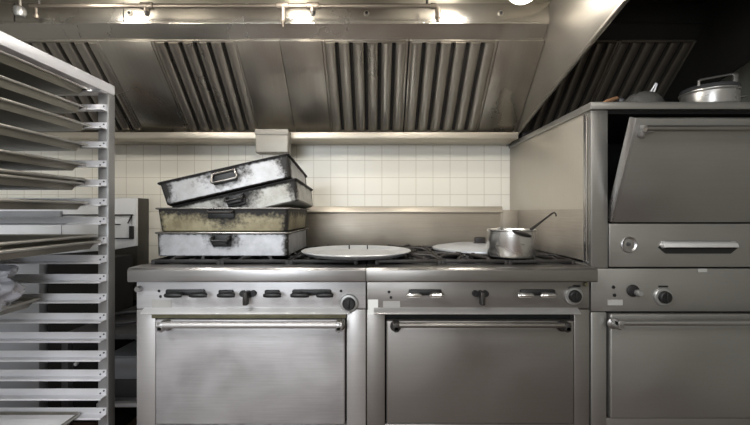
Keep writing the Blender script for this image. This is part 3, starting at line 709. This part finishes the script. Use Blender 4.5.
# ------------------------------------------------------------------ sheet pan rack
RX1, RX0 = -1.067, -1.80
RYF, RYN = 1.52, 1.05          # inner faces of the far and near post
RT_Z = 1.669
t = thing('bun_pan_rack', 'tall aluminium sheet pan rack with riveted rails at the left', 'rack', ((RX0+RX1)/2, (RYF+RYN)/2, 0))
RACK = t
for xa in (RX1-.041, RX0):
    for ya in (RYF, RYN-.04):
        m = MB(); m.box(xa, xa+.041, ya, ya+.04, .13, RT_Z-.041, .002)
        o = link('upright_post', m, M['post'], t)
LV = [90, 108, 126, 145, 164, 183, 202, 220.5, 240, 258.5, 277.5, 297, 316.5, 335.5, 354, 373, 392, 411]
lev = [1.15+(212.5-y)/250-.012 for y in LV] + [.272, .197]
for z in lev:
    m = MB(); L0, L1 = RX0-.0, RX1-.006
    m.prism([(RYF, z+.026), (RYF-.0022, z+.026), (RYF-.0026, z+.001), (RYF-.034, z+.001), (RYF-.037, z-.003), (RYF-.036, z-.005), (RYF-.032, z-.002), (RYF, z-.002)], 'X', L0, L1)
    o = link('rail', m, M['alu'], t)
    rv = MB()
    for q in (.008, .018): rv.lathe([(0, .0025), (.003, .002), (.0035, 0), (0, 0)], (RX1-.030+ (0 if q < .01 else .014), RYF-.0022, z+q), 8, axis='Y')
    link('rivets', rv, M['dgrey'], o)
    m = MB(); m.prism([(RYN, z+.026), (RYN+.0022, z+.026), (RYN+.0026, z+.001), (RYN+.030, z+.001), (RYN+.030, z-.002), (RYN, z-.002)], 'X', L0, L1)
    link('rail', m, M['alu'], t)
for xa in (RX1-.041, RX0):
    m = MB(); m.box(xa, xa+.041, RYN-.04, RYF+.04, RT_Z-.04, RT_Z, .003); link('top_bar', m, M['alu'], t)
    m = MB(); m.box(xa, xa+.041, RYN-.04, RYF+.04, .10, .14, .003); link('bottom_bar', m, M['alu'], t)
for ya in (RYF, RYN-.04):
    m = MB(); m.box(RX0+.041, RX1-.041, ya, ya+.04, RT_Z-.04, RT_Z, .003); link('top_bar', m, M['alu'], t)
    m = MB(); m.box(RX0+.041, RX1-.041, ya, ya+.04, .10, .14, .003); link('bottom_bar', m, M['alu'], t)
for xa in (RX0+.02, RX1-.02):
    for ya in (RYN-.02, RYF+.02):
        m = MB(); m.tube([(xa-.014, ya, .045), (xa+.014, ya, .045)], .045, 20); o = link('caster', m, M['rubber'], t)
        m = MB(); m.box(xa-.020, xa-.016, ya-.02, ya+.02, .04, .10, .001); m.box(xa+.016, xa+.020, ya-.02, ya+.02, .04, .10, .001); m.box(xa-.02, xa+.02, ya-.02, ya+.02, .092, .10, .001); link('caster_fork', m, M['alu'], o)

# sheet pans, slid in from the right
def sheet_pan():
    t = thing('sheet_pan', '-', 'sheet pan', (0, 0, 0), 'sheet pans in the rack', local=True)
    Wd, Ln, H = .455, .64, .025
    def rr(w, l, z, r=.02, n=4):
        out = []
        for cxs, cys, a0 in ((-1, -1, PI), (1, -1, 1.5*PI), (1, 1, 0), (-1, 1, .5*PI)):
            for k in range(n+1):
                a = a0+PI/2*k/n; out.append((cxs*(l/2-r)+r*math.cos(a), cys*(w/2-r)+r*math.sin(a), z))
        return out
    b = bmesh.new()
    lv = [rr(Wd-.062, Ln-.030, -H), rr(Wd-.030, Ln-.014, -.001), rr(Wd, Ln, -.001), rr(Wd, Ln, .004), rr(Wd-.008, Ln-.008, .006), rr(Wd-.034, Ln-.018, .003), rr(Wd-.064, Ln-.034, -H+.002)]
    rings = [[b.verts.new(p) for p in l] for l in lv]
    for A, B in zip(rings, rings[1:]):
        n = len(A)
        for k in range(n): b.faces.new((A[k], A[(k+1) % n], B[(k+1) % n], B[k]))
    b.faces.new(rings[0][::-1]); b.faces.new(rings[-1]); bmesh.ops.recalc_face_normals(b, faces=b.faces)
    m = MB(); m.merge(b); link('tray', m, M['pan_dark'], t)
    r = MB(); r.tube(rr(Wd, Ln, .0015), .0055, 8, closed=True); link('rolled_rim', r, M['pan_alu'], t)
    return t
proto = sheet_pan(); first = True
YR = (RYF+RYN)/2
specs = [ # level index, right edge X, dz, label
    (0, -1.13, 0, 'topmost sheet pan, just under the top bar of the rack'),
    (1, -1.142, 0, 'second sheet pan from the top of the rack, dark underneath'),
    (2, -1.125, 0, 'third sheet pan from the top of the rack, its edge near the post'),
    (3, -1.137, 0, 'fourth sheet pan from the top of the rack, level with the hood trough'),
    (4, -1.152, 0, 'fifth sheet pan from the top of the rack, dark edge against white tiles'),
    (5, -1.155, 0, 'sixth pan level of the rack, the lower of two nested sheet pans'),
    (5, -1.148, .016, 'sheet pan nested on top of the one in the sixth level'),
    (6, -1.135, 0, 'sheet pan at eye level whose edge reads as a thin dark band'),
    (8, -1.085, 0, 'lower of two nested sheet pans pulled out against the post below eye level'),
    (8, -1.098, .022, 'upper of two nested sheet pans pulled out against the post below eye level'),
    (11, -1.325, 0, 'sheet pan pushed far left carrying the crumpled plastic bag'),
    (17, -1.17, 0, 'lowest visible sheet pan in the rack, lined with white paper')]
for i, (li, xr, dz, lab) in enumerate(specs):
    loc = (xr-.32, YR, lev[li]+.0065+dz)
    if i == 0: o = proto; o.location = loc; o['label'] = lab
    else: o = dup(proto, loc, None, lab)
    last = o
    if li == 11: bagloc = loc
# paper liner
m = MB(); m.box(-1.17-.61, -1.172, YR-.20, YR+.20, lev[17]+.0135, lev[17]+.0155, .001)
tag(link('liner_paper', m, M['paper'], None, origin=(-1.5, YR, lev[17]+.0135)), 'sheet of white paper lining the lowest visible sheet pan', 'paper')
# crumpled bag
b = bmesh.new(); bmesh.ops.create_icosphere(b, subdivisions=5, radius=1)
for v in b.verts:
    p = v.co.copy(); q = p*1.0
    n_ = noise.noise(q*2.3+Vector((3, 1, 7)))*.32 + abs(noise.noise(q*5.1))*-.20 + noise.noise(q*11)*.04
    s = 1+n_
    v.co = Vector((p.x*.20*s, p.y*.12*s, max(p.z, -.62)*.115*s))
zmin = min(v.co.z for v in b.verts)
b.transform(Matrix.Translation((-1.49, 1.345, bagloc[2]-.022-zmin)))
m = MB(); m.merge(b); o = link('plastic_bag', m, M['plastic'], None, origin=(-1.49, 1.345, bagloc[2]-.022)); tag(o, 'crumpled translucent white plastic bag on a sheet pan low in the rack', 'bag')

# ------------------------------------------------------------------ behind the rack
t = thing('wall_cabinet', 'dark steel cabinet with white front panel and black wire frame behind the rack', 'cabinet', (-1.9, 2.38, .62))
xr = PX(137.5, 2.30)
m = MB(); m.box(-2.5, xr, 2.30, YW-.003, .62, 1.238, .003); link('body', m, M['cabside'], t)
m = MB(); m.prism([(-2.5, .86), (PX(112, 2.28), .925), (PX(136, 2.28), .95), (PX(136, 2.28), 1.236), (-2.5, 1.236)], 'Y', 2.282, 2.30, .002); o = link('white_panel', m, M['white'], t)
fx0, fx1, fz0, fz1 = PX(61, 2.27), PX(131.5, 2.27), WZ(238.5, 2.27), WZ(215, 2.27)
m = MB(); m.tube([(fx0, 2.274, fz0), (fx0, 2.274, fz1), (fx1, 2.274, fz1), (fx1, 2.274, fz0)], .004, 8, closed=True); m.tube([(fx1, 2.274, fz1-.002), (fx1-.022, 2.27, fz1-.05)], .004, 8)
m.tube([(PX(112, 2.27), 2.274, WZ(224.5, 2.27)), (PX(120, 2.27), 2.274, WZ(224.5, 2.27))], .003, 8); 
for xx in (fx0, fx1): m.tube([(xx, 2.284, fz1), (xx, 2.274, fz1)], .004, 8)
o2 = link('wire_frame', m, M['iron'], o)
m = MB(); m.box(fx1-.012, fx1+.010, 2.262, 2.282, fz0-.004, WZ(226, 2.27), .004); link('handle', m, M['black'], o)
m = MB(); m.box(-2.49, PX(60, 2.26), 2.262, 2.282, WZ(217.5, 2.27), WZ(211, 2.27), .002); link('clear_strip', m, M['grey'], o)
for a in (-2.45, xr-.05): link('leg', MB().box(a, a+.04, 2.32, 2.38, 0, .62, .002), M['void'], t)

t = thing('work_stand', 'low dark steel stand in the gap between rack and left range', 'stand', (-1.2, 2.0, 0))
m = MB(); m.box(-1.42, -.985, 1.72, 2.28, .575, .60, .003); link('top_shelf', m, M['dgrey'], t)
for a in (-1.42, -1.015):
    for b_ in (1.72, 2.25): link('leg', MB().box(a, a+.03, b_, b_+.03, 0, .576, .002), M['dgrey'], t)
t = thing('drawer_unit', 'grey low steel drawer unit under the dark stand', 'drawer unit', (-1.2, 2.0, 0))
m = MB(); m.box(-1.375, -1.02, 1.93, 2.2, .17, .42, .004); link('body', m, M['grey'], t)
m = MB(); m.box(-1.37, -1.025, 1.918, 1.93, .315, .415, .003); link('drawer', m, M['grey'], t)
m = MB(); m.box(-1.37, -1.025, 1.918, 1.93, .215, .305, .003); link('drawer', m, M['dgrey'], t)
m = MB(); m.box(-1.38, -1.02, 1.88, 1.91, .185, .205, .004); m.box(-1.375, -1.35, 1.9, 1.935, .187, .2, 0); m.box(-1.05, -1.03, 1.9, 1.935, .187, .2, 0); link('front_bar', m, M['alu'], t)
for a in (-1.37, -1.05): link('leg', MB().box(a, a+.025, 1.935, 2.19, 0, .171, .002), M['void'], t)
pts = []
for k in range(40):
    a = k/39*2*PI*1.6; rad = .10+.012*math.sin(a*.5)
    pts.append((-1.25+rad*1.2*math.cos(a), 1.93+rad*math.sin(a), .61+.014*k/39+.001))
tag(link('coiled_hose', MB().tube(pts, .0085, 8), M['dgrey'], None, origin=(-1.25, 1.93, .60)), 'loosely coiled dark grey hose lying on the low dark stand', 'hose')
m = MB(); xb_ = PX(39, 2.05)
t = thing('storage_bin', 'tall plain grey steel bin standing behind the rack', 'bin', (-2.15, 2.1, 0))
m.box(-2.45, xb_, 2.05, 2.26, .0, .885, .006); link('body', m, M['grey'], t)
m = MB(); m.box(-2.46, xb_+.006, 2.04, 2.265, .885, .90, .004); link('lid', m, M['dgrey'], t)
# black block added for the shade in the rest of that bay
m = MB(); m.box(xb_+.02, -1.445, 2.08, 2.27, .0, .90, .004)
t = thing('dark_cabinet', 'black low cabinet behind the rack, right of the grey bin', 'cabinet', (-1.6, 2.1, 0)); link('body', m, M['void'], t)
m = MB(); m.box(xb_+.03, -1.455, 2.07, 2.08, .06, .88, .003); o = link('door', m, M['void'], t)
link('knob', MB().lathe([(0, .022), (.009, .02), (.011, .012), (.006, 0), (0, 0)], (PX(78, 2.07), 2.07, WZ(363, 2.07)), 14, axis='Y'), M['alu'], o)

# ------------------------------------------------------------------ lights
def area(name, loc, target, sx, sy, power, col):
    l = bpy.data.lights.new(name, 'AREA'); l.shape = 'RECTANGLE'; l.size = sx; l.size_y = sy; l.energy = power; l.color = col
    o = bpy.data.objects.new(name, l); C.objects.link(o); o.location = loc
    o.rotation_euler = (Vector(target)-Vector(loc)).to_track_quat('-Z', 'Y').to_euler(); return o
def point(name, loc, power, col, r=.05):
    l = bpy.data.lights.new(name, 'POINT'); l.energy = power; l.color = col; l.shadow_soft_size = r
    o = bpy.data.objects.new(name, l); C.objects.link(o); o.location = loc; return o
WARM = (1, .96, .90)
for i, (x, y, z, pw) in enumerate(GL): point('hood_lamp_light', (x, y, z-.0), pw, WARM, .058)  # hood globes, plus the added unseen bulbs by the face
area('window_daylight', (-1.3, YF+.02, 1.55), (-1.3, 2, 1.3), 1.9, 1.25, 70, (.90, .95, 1))
area('ceiling_panel_light', (-1.4, -.6, ZC-.02), (-1.4, -.6, 0), 1.2, .6, 54, (.95, .97, 1))
area('ceiling_panel_light', (.7, -1.4, ZC-.02), (.7, -1.4, 0), 1.2, .6, 30, (1, .96, .9))
wd = bpy.data.worlds.new('world'); SC.world = wd; wd.use_nodes = True
wd.node_tree.nodes['Background'].inputs['Color'].default_value = (.8, .9, 1, 1); wd.node_tree.nodes['Background'].inputs['Strength'].default_value = 1.0
